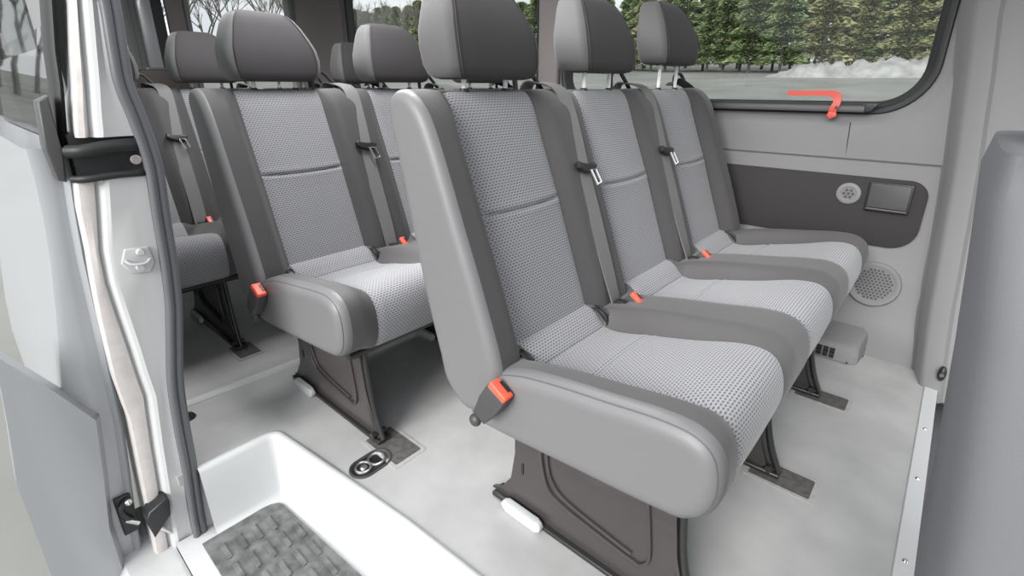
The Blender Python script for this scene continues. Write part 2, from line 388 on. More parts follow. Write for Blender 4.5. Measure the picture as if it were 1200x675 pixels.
def leg_panel(parent, y, rear=True):
    """pressed sheet pedestal with swage lines, front tube, foot and pale end cap"""
    out = [(.030, .262), (.032, .15), (.022, .075), (-.010, .028), (-.040, .012), (.10, .012), (.425, .012), (.442, .03), (.425, .075), (.408, .14), (.398, .22), (.396, .285)]
    bm = bmesh.new(); bm_prism(bm, out, 1, y - .006, y + .006, 0.002)
    o = build('pedestal_leg', bm, M['legmetal'], parent)
    # recessed centre plate with raised rim
    bm = bmesh.new()
    for off, rr in ((0, .0042), (.016, .0036)):
        pts = [(.105 + off, y - .009, .262), (.108 + off, y - .009, .18), (.126 + off, y - .009, .118 + off), (.165 + off, y - .009, .095 + off), (.28, y - .009, .078 + off), (.342 - off, y - .009, .072 + off)]
        bm_tube(bm, catmull(pts, 6), rr, 8)
    pts = [(.342, y - .009, .072), (.360, y - .009, .10), (.353, y - .009, .18), (.34, y - .009, .27)]
    bm_tube(bm, catmull(pts, 6), .0035, 8)
    build('pressed_rib', bm, M['legmetal'], o)
    bm = bmesh.new(); bm_box(bm, (.052, y - .0085, .108), (.058, y - .005, .135), .001); build('slot', bm, M['blackp'], o)
    bm = bmesh.new()
    for dx, rr in ((0, .009), (.016, .0075)):
        pts = [(.390 + dx, y + .004, .29), (.390 + dx, y + .004, .23), (.398 + dx, y + .004, .15), (.414 + dx, y + .002, .085), (.434 + dx, y, .035), (.446 + dx, y, .012)]
        bm_tube(bm, catmull(pts, 6), rr, 10)
    build('front_tube', bm, M['legblack'], o)
    bm = bmesh.new(); bm_box(bm, (-.03, y - .018, .0015), (.465, y + .022, .013), .003); bm_tube(bm, [(.44, y - .022, .022), (.44, y + .02, .022)], .009, 12)
    build('foot_rail', bm, M['legblack'], o)
    bm = bmesh.new(); bm_prism(bm, rrect(-.056, .056, -.0135, .0135, .013), 1, -.008, .008, 0.004)
    bmesh.ops.transform(bm, matrix=Matrix.Translation((.068, y - .024, .014)) @ Matrix.Rotation(R(0), 4, 'Y'), verts=bm.verts)
    e = build('end_cap', bm, M['white_pl'], o); tag(e, 'white oval end cap')
    return o

def make_bench(name, label, origin, centres, u, W, y0, y1, yc1, hr_raise, legs, brackets, group, near_buckle=True, hk=1.0):
    root = empty(name, origin); tag(root, label, 'bench seat', group)
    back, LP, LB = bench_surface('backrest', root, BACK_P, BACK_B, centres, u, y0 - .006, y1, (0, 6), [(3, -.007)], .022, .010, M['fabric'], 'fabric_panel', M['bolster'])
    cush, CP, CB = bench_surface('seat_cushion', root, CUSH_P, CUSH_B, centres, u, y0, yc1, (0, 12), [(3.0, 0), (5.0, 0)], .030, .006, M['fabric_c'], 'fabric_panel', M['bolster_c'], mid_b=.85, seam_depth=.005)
    # piping seams at the near end
    bm = bmesh.new()
    L = loop_inset(catmull([(a, b) for a, b in CUSH_B], 9, True), .0085)
    bm_tube(bm, [(p[0], y0 + .0105, p[1]) for p in L[2 * 9:13 * 9]], .0017, 6); build('piping', bm, M['piping'], cush)
    bm = bmesh.new()
    L = loop_inset(catmull([(a, b) for a, b in BACK_B], 9, True), .0085)
    bm_tube(bm, [(p[0], y0 + .0045, p[1]) for p in L[0 * 9 + 4:8 * 9]], .0015, 6); build('piping', bm, M['piping'], back)
    for k, c in enumerate(centres):
        dz = hr_raise[k]
        h = link('headrest', HR[hk][0], root); h.location = (-.178, c, .930 + dz)
        for q in HR[hk][1]: link('piping', q, h)
        for s in (-1, 1):
            bm = bmesh.new(); bm_tube(bm, [(-.030, s * .066 * hk, -.06 - dz), (-.030, s * .066 * hk, .02)], .0058, 12)
            post = build('headrest_post', bm, M['steelw'], h); tag(post, 'bright metal post')
        for s in (-1, 1):
            bm = bmesh.new(); bmesh.ops.create_cone(bm, cap_ends=True, segments=16, radius1=.011, radius2=.009, depth=.008, matrix=Matrix.Translation((-.208, c + s * .066 * hk, .908)))
            build('post_sleeve', bm, M['blackp'], root)
    for y in legs: leg_panel(root, y)
    # cross tubes under the cushion
    bm = bmesh.new()
    for x, z in ((.06, .235), (.40, .262)): bm_tube(bm, [(x, y0 + .05, z), (x, y1 - .04, z)], .014, 10)
    build('cross_tube', bm, M['legblack'], root)
    # belts lying down the bands between seats
    for k, c in enumerate(centres[:-1]):
        e = (c + centres[k + 1]) / 2 - W / 2 + W * .5   # middle of the band
        d = e - .23
        sh = e - .23
        pts = [(-.268, sh + .200, .86), (-.258, sh + .208, .918), (-.222, sh + .226, .924), (-.176, sh + .242, .905), (-.142, sh + .240, .845), (-.088, sh + .228, .715), (-.043, sh + .224, .60), (.008, sh + .220, .47), (.040, sh + .214, .395), (.050, sh + .212, .360)]
        Wd = [(0.1, 1, .0)] * 4 + [(0.1, 1, .1)] * 3 + [(.05, 1, -.05), (.0, 1, -.35), (-.1, 1, -.6)]
        bm = bmesh.new(); strap(bm, pts, Wd, .047)
        b = build('seat_belt', bm, M['belt'], root)
        # tongue: black bar with chrome plate
        bm = bmesh.new(); bm_prism(bm, [(-.038, .010), (-.036, -.002), (-.020, -.010), (.006, -.014), (.026, -.012), (.038, .002), (.038, .010), (.020, .013), (0, .008), (-.020, .006), (-.032, .014)], 1, -.009, .008, .003)
        mxx = Matrix.Translation((-.078, sh + .226, .722)) @ Matrix.Rotation(R(-20), 4, 'Y') @ Matrix.Rotation(R(90), 4, 'Z') @ Matrix.Rotation(R(8), 4, 'Y')
        bmesh.ops.transform(bm, matrix=mxx, verts=bm.verts)
        tg = build('belt_tongue', bm, M['blackp'], b)
        bm = bmesh.new(); bm_tube(bm, [(.006, -.010, -.008), (.020, -.013, -.046), (.038, -.013, -.040), (.026, -.010, -.006)], .0036, 8, closed=True)
        bmesh.ops.transform(bm, matrix=mxx, verts=bm.verts); tp = build('latch_plate', bm, M['chrome'], b); tag(tp, 'chrome latch plate')
        buckle(root, (.088, sh + .232, .408), (R(38), R(0)), False)
        bm = bmesh.new(); bm_prism(bm, rrect(-.02, .02, -.012, .012, .01, 4), 1, sh + .20, sh + .224, .003)
        bmesh.ops.transform(bm, matrix=Matrix.Translation((.06, 0, .388)), verts=bm.verts); build('buckle_pocket', bm, M['blackp'], root)
    # belt outlet loops behind the shoulders, one beside every headrest
    for k, c in enumerate(centres):
        yy = c + .178 * (W / .46)
        bm = bmesh.new(); pts = [(-.245, yy - .030, .89), (-.252, yy - .028, .945), (-.250, yy - .012, .962), (-.246, yy + .012, .960), (-.238, yy + .028, .94), (-.225, yy + .055, .90)]
        bm_tube(bm, catmull(pts, 5), .0065, 8); build('belt_guide', bm, M['blackp'], root)
    # outer belt of the far seat hanging down the back edge
    ye = y1
    pts = [(-.250, ye - .14, .92), (-.238, ye - .10, .935), (-.212, ye - .055, .915), (-.190, ye - .012, .88), (-.150, ye + .012, .80), (-.128, ye + .022, .74)]
    bm = bmesh.new(); strap(bm, pts, [(.6, .6, .3)] * 6, .026); b = build('seat_belt', bm, M['blackp'], root); tag(b, 'black outer belt')
    bm = bmesh.new(); bmesh.ops.create_uvsphere(bm, u_segments=12, v_segments=8, radius=.013, matrix=Matrix.Translation((-.125, ye + .024, .735))); build('belt_stop', bm, M['blackp'], b)
    # child seat anchor brackets in the joint of cushion and backrest
    for y in brackets:
        bm = bmesh.new()
        arc = [(.030 + .034 * math.sin(t), y, .362 + .032 * math.cos(t)) for t in [R(-40 + 14 * i) for i in range(12)]]
        bm_tube(bm, [(a[0], a[1] + .007, a[2]) for a in arc], .0025, 8); bm_tube(bm, [(a[0], a[1] - .009, a[2]) for a in arc], .0022, 8)
        bm_prism(bm, [(a[0], a[2]) for a in arc] + [(.0, .35)], 1, y - .007, y + .005)
        o = build('anchor_bracket', bm, M['blackp'], root)
    if near_buckle:
        bk = buckle(root, (.070, y0 - .018, .372), (R(30), R(-4)))
        bm = bmesh.new(); bmesh.ops.create_uvsphere(bm, u_segments=14, v_segments=10, radius=.014, matrix=Matrix.Translation((-.006, y0 - .012, .266)) @ Matrix.Diagonal((1, .8, 1, 1)))
        build('pivot_bolt', bm, M['darkp'], bk)
    return root

def track_cover(x0, x1, y, label, w=.036):
    root = empty('floor_track_cover', ((x0 + x1) / 2, y, 0.0)); tag(root, label, 'floor cover', 'floor track covers under the seat legs'); hx = (x1 - x0) / 2
    bm = bmesh.new(); bm_prism(bm, rrect(-hx - .012, hx + .012, -w - .010, w + .010, .008, 4), 2, .0002, .0016, 0); build('rim', bm, M['coverframe'], root)
    bm = bmesh.new(); bm_prism(bm, rrect(-hx, hx, -w, w, .004, 3), 2, .0004, .0026, 0); build('insert_plate', bm, M['cover'], root)

# ------------------------------------------------------------------ STRUCTURE
X_R, X_F = -3.20, 0.705
YF = 1.25
def wy(z):
    pts = [(-.3, 1.18), (0, 1.18), (.10, 1.185), (.17, 1.215), (.30, 1.238), (.40, 1.247), (.665, 1.250), (.672, 1.256), (.680, 1.248), (2, 1.248)]
    for (a, b), (c, d) in zip(pts[:-1], pts[1:]):
        if z <= c: return b + (d - b) * (z - a) / (c - a)
    return 1.248

# floor with the step recess cut out
arc = [(-.60 + .045 * math.cos(R(t)), -.43 + .035 * math.sin(R(t))) for t in range(180, 80, -12)]
STEP = [(-.655, -.618), (-.655, -.455)] + [(-.655 + .035 * (1 - math.cos(R(a))), -.455 + .045 * math.sin(R(a))) for a in range(15, 91, 15)] + [(-.40, -.386), (-.12, -.358), (.30, -.335), (.735, -.33)]
def floor_slab():
    bm = bmesh.new()
    sub = STEP[1:]
    
    top = [(-.655, 1.2)] + [(p[0], 1.2) for p in sub]; bm_box(bm, (-.955, -.66, -.03), (-.655, 1.2, 0))
    for a, b in zip(sub[:-1], sub[1:]): 
        if b[0] - a[0] > 1e-5: bm_prism(bm, [a, b, (b[0], 1.2), (a[0], 1.2)], 2, 0.0, -.03)
    bmesh.ops.remove_doubles(bm, verts=bm.verts, dist=1e-5)
    return bm
tag(build('floor', floor_slab(), M['floor'], sm=False), kind='structure')
bm = bmesh.new(); bm_box(bm, (X_R, -.66, -.03), (-.957, 1.2, -.001)); o = build('floor_rear', bm, M['floor']); tag(o, kind='structure'); o.name = 'floor.001'
bm = bmesh.new(); bm_box(bm, (.735, -.66, -.16), (2.0, 1.25, -.13)); o = build('floor', bm, M['seatshell']); tag(o, kind='structure')
bm = bmesh.new(); bm_prism(bm, [(-.972, 0), (-.94, 0), (-.945, .006), (-.967, .006)], 1, -.62, 1.18); o = build('trim_1', bm, M['white_pl']); tag(o, kind='structure')
o.rotation_euler = (0, 0, R(-2.0)); o.location = (0.0, -.0, 0)
# pale strip where the floor ends towards the cab
bm = bmesh.new(); bm_prism(bm, [(.703, 0), (.738, 0), (.738, .004), (.706, .004)], 1, -.33, 1.10)
o = build('trim_2', bm, M['white_pl']); tag(o, kind='structure')
bm = bmesh.new()
for y in (.80, .55, .25): bmesh.ops.create_cone(bm, cap_ends=True, segments=12, radius1=.006, radius2=.004, depth=.003, matrix=Matrix.Translation((.722, y, .005)))
build('screw', bm, M['chrome'], o)

# step well: rounded rim, sloping wall, tread
def step_well():
    bm = bmesh.new(); rows = []
    n = len(STEP)
    def offs(d, z):
        r = []
        for i in range(n):
            a = Vector(STEP[max(i - 1, 0)]); b = Vector(STEP[min(i + 1, n - 1)]); t = (b - a).normalized(); nr = Vector((t.y, -t.x))
            p = Vector(STEP[i]) + nr * d; r.append((p.x, p.y, z))
        return r
    for d, z in ((-.004, .0005), (0, .004), (.005, .0055), (.013, .005), (.019, .001), (.022, -.008), (.026, -.06), (.031, -.13), (.035, -.172), (.040, -.186), (.052, -.190)): rows.append(offs(d, z))
    bm_strip(bm, rows); return bm
bm = step_well(); bm_box(bm, (-.80, -.645, -.21), (-.6585, -.600, -.002)); o = build('trim_3', bm, M['white_pl'], ang=60); tag(o, kind='structure')
bm = bmesh.new(); bm_prism(bm, [(-.66, -.70), (-.66, -.40), (.735, -.30), (.735, -.70)], 2, -.21, -.1895)
o = build('floor', bm, M['white_pl']); tag(o, kind='structure')
# step tread mat with raised bars
tr = empty('step_mat', (0, 0, -.19)); tag(tr, 'dark grey ribbed rubber mat in the bottom of the door step', 'mat')
bm = bmesh.new(); bm_prism(bm, [(-.605, -.655), (-.605, -.505)] + [(-.605 + .03 * (1 - math.cos(R(a))), -.505 + .045 * math.sin(R(a))) for a in (30, 60, 90)] + [(-.10, -.425), (.70, -.39), (.70, -.655)], 2, .0002, .005, 0); build('mat_base', bm, M['tread'], tr)
bm = bmesh.new()
for i in range(16):
    x = -.565 + i * .078
    for y in (-.63, -.592, -.554, -.516, -.478):
        if x < -.5 and y > -.50: continue
        bm_prism(bm, rrect(x, x + .060, y, y + .012, .005, 3), 2, .004, .009)
build('grip_bar', bm, M['tread'], tr); 

# near side: sill outside, rear quarter wall
bm = bmesh.new(); bm_prism(bm, [(-.70, -.192), (-.655, -.192), (-.655, -.24), (-.70, -.24)], 0, -.66, 1.9); bm_prism(bm, [(-.66, -.205), (-.80, -.215), (-.83, -.25), (-.83, -.45), (-.66, -.45)], 0, -.9, 2.0, 0)
o = build('door_sill', bm, M['paint']); o.name = 'trim_4'; tag(o, kind='structure')

# far wall lower part
bm = bmesh.new(); zs = [-.03, 0, .05, .10, .13, .17, .22, .30, .40, .5, .6, .66, .665, .669, .672, .676, .680, .69, .72]
xs = [X_R, -1.2, .3, .75, 2.0]
bm_strip(bm, [[(x, wy(z), z) for x in xs] for z in zs])
o = build('wall_far', bm, M['wall'], ang=25); tag(o, kind='structure')
wall_far = o

def window_wall(xa, xb, loop, za, zb, y_in, y_out, m, ring_m, glass_m, wi, axis=1, seams=True):
    """wall rectangle with a rounded hole, a soft bevel into it, rubber ring and pane. loop in (s, z)"""
    def P(s, z, d): return (s, d, z) if axis == 1 else (d, s, z)
    n = len(loop); cx = sum(p[0] for p in loop) / n; cz = sum(p[1] for p in loop) / n
    def outer(p, k):
        dx, dz = p[0] - cx, p[1] - cz; t = 1e9
        if dx > 1e-9: t = min(t, (xb - cx) / dx)
        if dx < -1e-9: t = min(t, (xa - cx) / dx)
        if dz > 1e-9: t = min(t, (zb - cz) / dz)
        if dz < -1e-9: t = min(t, (za - cz) / dz)
        return (cx + dx * t, cz + dz * t)
    def off(d):
        r = []
        for i in range(n):
            a, b = loop[(i - 1) % n], loop[(i + 1) % n]; tx, tz = b[0] - a[0], b[1] - a[1]; l = math.hypot(tx, tz); r.append((loop[i][0] + tz / l * d, loop[i][1] - tx / l * d))
        return r
    sg = 1 if y_out > y_in else -1
    rows = []
    O = [outer(p, 0) for p in loop]
    for (pts, d) in ((O, y_in), (off(.050), y_in), (off(.042), y_in + sg * .002), (off(.030), y_in + sg * .010), (off(.012), y_in + sg * .014), (off(.004), y_in + sg * .017)):
        rows.append([P(max(xa, min(xb, p[0])), max(za, min(zb, p[1])), d) for p in pts])
    bm = bmesh.new(); V = bm_strip(bm, rows, closed=True)
    # fill corners of the rectangle
    for (sx, sz) in ((xa, za), (xa, zb), (xb, za), (xb, zb)):
        for i in range(n):
            a, b = O[i], O[(i + 1) % n]
            on = lambda p, q: (abs(p[0] - sx) < 1e-6 and abs(q[1] - sz) < 1e-6)
            if (on(a, b) or on(b, a)) and (abs(a[0] - b[0]) > 1e-6 and abs(a[1] - b[1]) > 1e-6):
                v = bm.verts.new(P(sx, sz, y_in)); bm.faces.new((V[0][i], V[0][(i + 1) % n], v))
    wo = build('wall_panel', bm, m, ang=60)
    bm = bmesh.new(); rr = []
    for (dd, d) in ((.006, y_in + sg * .016), (.002, y_in + sg * .006), (-.010, y_in + sg * .005), (-.020, y_in + sg * .012), (-.026, y_in + sg * .034), (-.034, y_in + sg * .040), (-.036, y_out)):
        rr.append([P(p[0], p[1], d) for p in off(dd)])
    bm_strip(bm, rr, closed=True)
    win = bpy.data.objects.new('window_%d' % wi, None); C.objects.link(win); tag(win, kind='structure')
    build('window_frame', bm, ring_m, win, ang=50)
    bm = bmesh.new(); vv = [bm.verts.new(P(p[0], p[1], y_out - sg * .004)) for p in off(-.03)]; bm.faces.new(vv)
    build('glass', bm, glass_m, win)
    return wo

w1 = rrect(-.915, .520, .832, 1.64, [.12, .10, .13, .15], 10)
o = window_wall(-.96, 2.0, w1, .72, 1.72, 1.248, 1.300, M['wall'], M['blackrub'], M['glass'], 1); o.name = 'wall_far.001'; tag(o, kind='structure')
w2 = rrect(-2.80, -1.06, .832, 1.64, [.10, .10, .10, .10], 8)
o = window_wall(-2.95, -1.02, w2, .72, 1.72, 1.248, 1.300, M['wall'], M['blackrub'], M['glass'], 2); o.name = 'wall_far.002'; tag(o, kind='structure')
# taupe pillar between the two far windows, and the rear corner trim
bm = bmesh.new(); bm_box(bm, (-1.045, 1.225, .70), (-.925, 1.262, 1.72), .012); o = build('trim_5', bm, M['wall_tan']); tag(o, kind='structure')
bm = bmesh.new(); bm_prism(bm, [(-3.2, 1.09), (-3.13, 1.10), (-2.98, 1.20), (-2.83, 1.235), (-2.83, 1.27), (-3.2, 1.27)], 2, .55, 1.72, 0); o = build('trim_6', bm, M['wall_tan'], ang=30); tag(o, kind='structure')
# outer skin of far wall so no sky leaks
bm = bmesh.new(); bm_box(bm, (X_R - .05, 1.31, -.5), (2.0, 1.33, .80)); o = build('wall_far_skin', bm, M['paint']); o.name = 'wall_outer'; tag(o, kind='structure')

# rear doors: two framed windows and a gap between them
rr1 = rrect(.38, 1.07, .84, 1.64, .05, 5); rr2 = rrect(-.52, .08, .84, 1.64, .05, 5)
bm = bmesh.new(); bm_box(bm, (X_R - .05, -.66, -.03), (X_R, 1.27, .80), 0); o = build('wall_rear', bm, M['wall']); tag(o, kind='structure')
o = window_wall(.265, 1.25, rr1, .80, 1.72, X_R, X_R - .05, M['wall'], M['wall'], M['glass'], 3, axis=0); o.name = 'wall_rear.001'; tag(o, kind='structure')
o = window_wall(-.66, .165, rr2, .80, 1.72, X_R, X_R - .05, M['wall'], M['wall'], M['glass'], 4, axis=0); o.name = 'wall_rear.002'; tag(o, kind='structure')
bm = bmesh.new(); bm_box(bm, (X_R - .04, .16, .75), (X_R - .02, .26, 1.72)); o = build('trim_7', bm, M['blackrub']); tag(o, kind='structure')
bm = bmesh.new(); bm_box(bm, (X_R - .01, .115, .80), (X_R + .025, .19, 1.72), .008); o = build('trim_8', bm, M['silver']); tag(o, kind='structure')
bm = bmesh.new(); bm_box(bm, (X_R - .01, .265, .80), (X_R + .025, .36, 1.72), .008); o = build('trim_9', bm, M['wall_tan']); tag(o, kind='structure')

# near side wall behind the door pillar
bm = bmesh.new(); bm_box(bm, (X_R, -.66, -.03), (-.80, -.62, .80)); bm_box(bm, (X_R, -.66, 1.64), (-.80, -.58, 1.72)); bm_box(bm, (-1.0, -.64, .75), (-.80, -.60, 1.64)); bm_box(bm, (X_R, -.66, .78), (-2.9, -.60, 1.64))
o = build('wall_near', bm, M['wall']); tag(o, kind='structure')
bm = bmesh.new(); bm_box(bm, (-2.9, -.645, .80), (-1.0, -.64, 1.64)); o = build('window_5', bm, M['glass']); tag(o, kind='structure')

# ceiling
bm = bmesh.new(); bm_box(bm, (X_R - .05, -.62, 1.72), (1.6, 1.30, 1.76)); o = build('ceiling', bm, M['ceil']); tag(o, kind='structure')

# far front pillar trim
bm = bmesh.new(); rows = []
for z, x0, y1 in ((-.035, .698, 1.06), (0, .695, 1.065), (.10, .680, 1.09), (.25, .662, 1.115), (.41, .648, 1.135), (.55, .635, 1.15), (.688, .622, 1.16), (.80, .608, 1.17), (.95, .590, 1.18), (1.10, .568, 1.19), (1.72, .52, 1.2)):
    rows.append([(x0 - .035, wy(max(z, 0)) + .004, z), (x0 - .022, wy(max(z, 0)) - .012, z), (x0 - .004, y1 + .010, z), (x0 + .010, y1, z), (x0 + .050, y1 - .006, z), (x0 + .06, y1 + .010, z), (x0 + .40, y1 + .0, z), (x0 + .40, 1.30, z)])
bm_strip(bm, rows, closed=True, fill_ends=True); o = build('trim_10', bm, M['wall'], ang=50); tag(o, kind='structure')
kn = empty('pillar_knob', (.735, 1.060, .066)); tag(kn, 'black oval knob low on the pale grey front pillar', 'knob')
bm = bmesh.new(); bmesh.ops.create_uvsphere(bm, u_segments=18, v_segments=12, radius=1, matrix=Matrix.Diagonal((.011, .013, .026, 1))); build('knob_cap', bm, M['blackp'], kn)
bm = bmesh.new(); bm_tube(bm, [(0, 0, 0), (0, -.015, 0)], .006, 12); build('knob_stem', bm, M['rubber'], kn)

# faint joint line in the far wall
bm = bmesh.new(); bm_tube(bm, [(.327, 1.2495, .682), (.323, 1.2485, .75), (.320, 1.2485, .800)], .0016, 6); o = build('trim_11', bm, M['panel']); tag(o, kind='structure')

# ------------------------------------------------------------------ door pillar, rubber seal and sliding door
SEAL = [(-.566, 1.30), (-.564, 1.18), (-.564, 1.072), (-.570, .984), (-.573, .919), (-.565, .860), (-.559, .801), (-.557, .747), (-.564, .654), (-.570, .558), (-.575, .501), (-.582, .440), (-.597, .358), (-.616, .252), (-.626, .136), (-.633, .010), (-.645, -.147), (-.652, -.337)]
S3 = [(-.650, a, b) for a, b in SEAL]
bm = bmesh.new(); P = catmull(S3, 5)
bm_tube(bm, [(p.x, p.y + .0085, p.z) for p in P], .0100, 12); bm_tube(bm, [(p.x + .004, p.y - .007, p.z) for p in P], .0088, 12); bm_tube(bm, [(p.x - .012, p.y, p.z) for p in P], .014, 8)
o = build('door_seal', bm, M['rubber']); tag(o, 'ribbed grey rubber seal running down the edge of the white door pillar', 'door seal')

def sealy(z):
    S = sorted(SEAL, key=lambda q: q[1])
    for (a, b), (c, d) in zip(S[:-1], S[1:]):
        if z <= d: return a + (c - a) * (z - b) / (d - b)
    return S[-1][0]
def pillar(rows_in):
    bm = bmesh.new(); rows = []
    for z, yl, ym in rows_in:
        ys = sealy(z)
        rows.append([(-.70, ys + .016, z), (-.672, ys + .012, z), (-.664, ys + .004, z), (-.664, ys - .012, z), (-.668, (ym * .45 + ys * .55), z), (-.664, ym + .012, z), (-.668, ym + .005, z), (-.684, ym - .002, z), (-.690, ym - .006, z), (-.682, ym - .010, z), (-.680, (yl + ym) / 2, z), (-.684, yl + .004, z), (-.700, yl, z), (-.86, yl + .01, z), (-.86, ys + .016, z)])
    bm_strip(bm, rows, closed=True, fill_ends=True, mi=lambda i, k: 1 if k in (9, 10, 11) else 0)
    return bm
PU = [(1.30, -.60, -.585), (1.068, -.615, -.598), (.98, -.633, -.611), (.919, -.644, -.620), (.86, -.657, -.630), (.83, -.662, -.634), (.820, -.663, -.636)]
PL = [(.742, -.682, -.645), (.735, -.684, -.646), (.68, -.692, -.655), (.59, -.698, -.671), (.52, -.705, -.676), (.44, -.711, -.674), (.36, -.715, -.671), (.298, -.718, -.670), (.229, -.716, -.667), (.182, -.714, -.672), (.09, -.720, -.681), (.005, -.726, -.688), (-.09, -.732, -.696), (-.257, -.745, -.709), (-.36, -.75, -.714)]
pil = bpy.data.objects.new('door_pillar', None); C.objects.link(pil); pil['kind'] = 'structure'; pil.name = 'trim_12'
build('upper_pillar', pillar(PU), [M['paint'], M['sealant']], pil, ang=35)
build('lower_pillar', pillar(PL), [M['paint'], M['sealant']], pil, ang=35)
# channel of the sliding door rail between the two
bm = bmesh.new(); bm_box(bm, (-.90, -.675, .735), (-.70, -.545, .825)); 
rc = build('rail_channel', bm, M['blackrub'], pil)
bm = bmesh.new()
bm_tube(bm, catmull([(-.672, -.552, .802), (-.664, -.575, .803), (-.664, -.62, .802), (-.668, -.660, .796), (-.69, -.680, .795)], 5), .013, 10)
bm_tube(bm, catmull([(-.672, -.560, .742), (-.664, -.58, .744), (-.664, -.62, .745), (-.668, -.665, .742), (-.69, -.685, .741)], 5), .0075, 10)
build('rubber_lip', bm, M['blackrub'], pil)
bm = bmesh.new(); bmesh.ops.create_cone(bm, cap_ends=True, segments=20, radius1=.010, radius2=.008, depth=.006, matrix=Matrix.Translation((-.694, -.574, .768)) @ Matrix.Rotation(R(90), 4, 'Y'))
build('round_cap', bm, M['sealant'], pil)
# striker plate
bm = bmesh.new()
bm_prism(bm, [(-.598, .585), (-.640, .590), (-.652, .560), (-.640, .535), (-.605, .528), (-.592, .55)], 0, -.672, -.660, .003)
for y, z in ((-.615, .578), (-.622, .545)):
    bmesh.ops.create_cone(bm, cap_ends=True, segments=16, radius1=.008, radius2=.006, depth=.008, matrix=Matrix.Translation((-.656, y, z)) @ Matrix.Rotation(R(90), 4, 'Y'))
bm_tube(bm, catmull([(-.658, -.600, .560), (-.652, -.612, .553), (-.652, -.635, .556), (-.658, -.645, .566)], 4), .003, 8)
sp = build('striker_plate', bm, M['paint'], pil)

# sliding door pushed back along the side
sdr = empty('sliding_door', (-.74, -.72, -.35)); tag(sdr, 'silver sliding door pushed back beside the white door pillar, only its front edge showing', 'door')
def dl(p): return (p[0] + .74, p[1] + .72, p[2] + .35)
rowsD = [(1.35, -.600), (1.075, -.628), (.98, -.645), (.92, -.652), (.80, -.672), (.745, -.6745), (.66, -.684), (.57, -.692), (.46, -.698), (.367, -.703), (.25, -.711), (.141, -.718), (0, -.734), (-.135, -.750), (-.35, -.764)]
LW = [r for r in rowsD if r[0] < .81]
bm = bmesh.new(); rows = []
for z, y in LW:
    k = (.8 - z) / 1.15
    yo = -.735 - .105 * sstep(k * 1.3)
    rows.append([dl(q) for q in ((-1.30, y - .002, z), (-.80, y - .002, z), (-.752, y - .001, z), (-.741, y - .004, z), (-.736, y - .010, z), (-.741, y - .016, z), (-.745, y - .020, z), (-.743, y - .030, z), (-.743, min(yo + .012, y - .034), z), (-.750, min(yo, y - .04), z), (-.80, min(yo, y - .04) - .004, z), (-2.05, min(yo, y - .04) - .004, z), (-2.05, y, z))])
bm_strip(bm, rows, closed=True, fill_ends=True); build('door_body', bm, M['silver'], sdr, ang=35)
# window frame part above: dark posts and glass
bm = bmesh.new(); rows = []
for z, y in [r for r in rowsD if r[0] >= .80] + [(.79, -.674)]:
    rows.append([dl(q) for q in ((-.745, y + .001, z), (-.735, y - .006, z), (-.745, y - .014, z), (-.80, y - .016, z), (-.80, y, z))])
bm_strip(bm, rows, closed=True, fill_ends=True)
build('window_post', bm, M['blackrub'], sdr)
bm = bmesh.new(); bm_strip(bm, [[dl((-.80, -.67 - .0, .80)), dl((-2.0, -.67, .80))], [dl((-.80, -.60, 1.35)), dl((-2.0, -.60, 1.35))]]); build('door_glass', bm, M['glass'], sdr)
bm = bmesh.new(); bm_prism(bm, [(-.672, .90), (-.690, .89), (-.700, .80), (-.695, .74), (-.682, .735), (-.676, .80)], 0, -.76, -.70, .004); bmesh.ops.transform(bm, matrix=Matrix.Translation((.74, .72 - .012, .35)), verts=bm.verts)
build('grab_handle', bm, M['darkp'], sdr)
bm = bmesh.new(); bm_box(bm, dl((-.76, -.695, .28)), dl((-.745, -.682, .55)), .003); bm_prism(bm, [(-.698 + .72, .46 + .35), (-.708 + .72, .10 + .35), (-.726 + .72, -.10 + .35), (-.712 + .72, -.10 + .35), (-.696 + .72, .18 + .35), (-.688 + .72, .46 + .35)], 0, -.03, -.012); build('weather_strip', bm, M['blackrub'], sdr)
# latch hardware at the foot of the edge
lt = bmesh.new()
bm_box(lt, dl((-.742, -.782, -.15)), dl((-.732, -.748, -.035)), .004)
bm_tube(lt, catmull([dl(q) for q in ((-.728, -.755, -.045), (-.722, -.775, -.06), (-.722, -.77, -.09), (-.728, -.758, -.11))], 5), .006, 8)
lo = build('latch', lt, M['blackp'], sdr)
lt = bmesh.new()
bmesh.ops.create_uvsphere(lt, u_segments=14, v_segments=8, radius=.009, matrix=Matrix.Translation(dl((-.724, -.757, -.052))))
bm_tube(lt, [dl((-.724, -.772, -.10)), dl((-.716, -.750, -.12))], .005, 8); build('latch_bolt', lt, M['chrome'], lo)
# lower cladding panel on the outside
bm = bmesh.new(); rows = []
for z, a in ((.20, -.756), (.195, -.757), (.05, -.775), (-.09, -.795), (-.35, -.80)):
    rows.append([dl(q) for q in ((-.730, a, z), (-.712, a - .010, z - .0), (-.700, a - .060, z + .11), (-.700, a - .12, z + .22), (-.76, a - .12, z + .22), (-.76, a, z))])
bm_strip(bm, rows, closed=True, fill_ends=True); build('lower_cladding', bm, M['silver'], sdr, ang=30)
# black roller arm bracket at the foot of the pillar
ra = empty('roller_bracket', (-.70, -.714, -.09)); ra.scale = (.8, .7, .7); tag(ra, 'black plastic roller bracket between the silver door edge and the foot of the white pillar', 'bracket')
bm = bmesh.new(); bm_prism(bm, [(-.030, -.06), (.030, .0), (.038, .055), (.030, .075), (-.025, .050), (-.04, .02)], 0, .010, .065, .005); build('bracket_body', bm, M['blackp'], ra)
bm = bmesh.new(); bm_tube(bm, [(.03, -.02, -.03), (.035, .02, -.10)], .006, 10); build('roller_arm', bm, M['chrome'], ra)

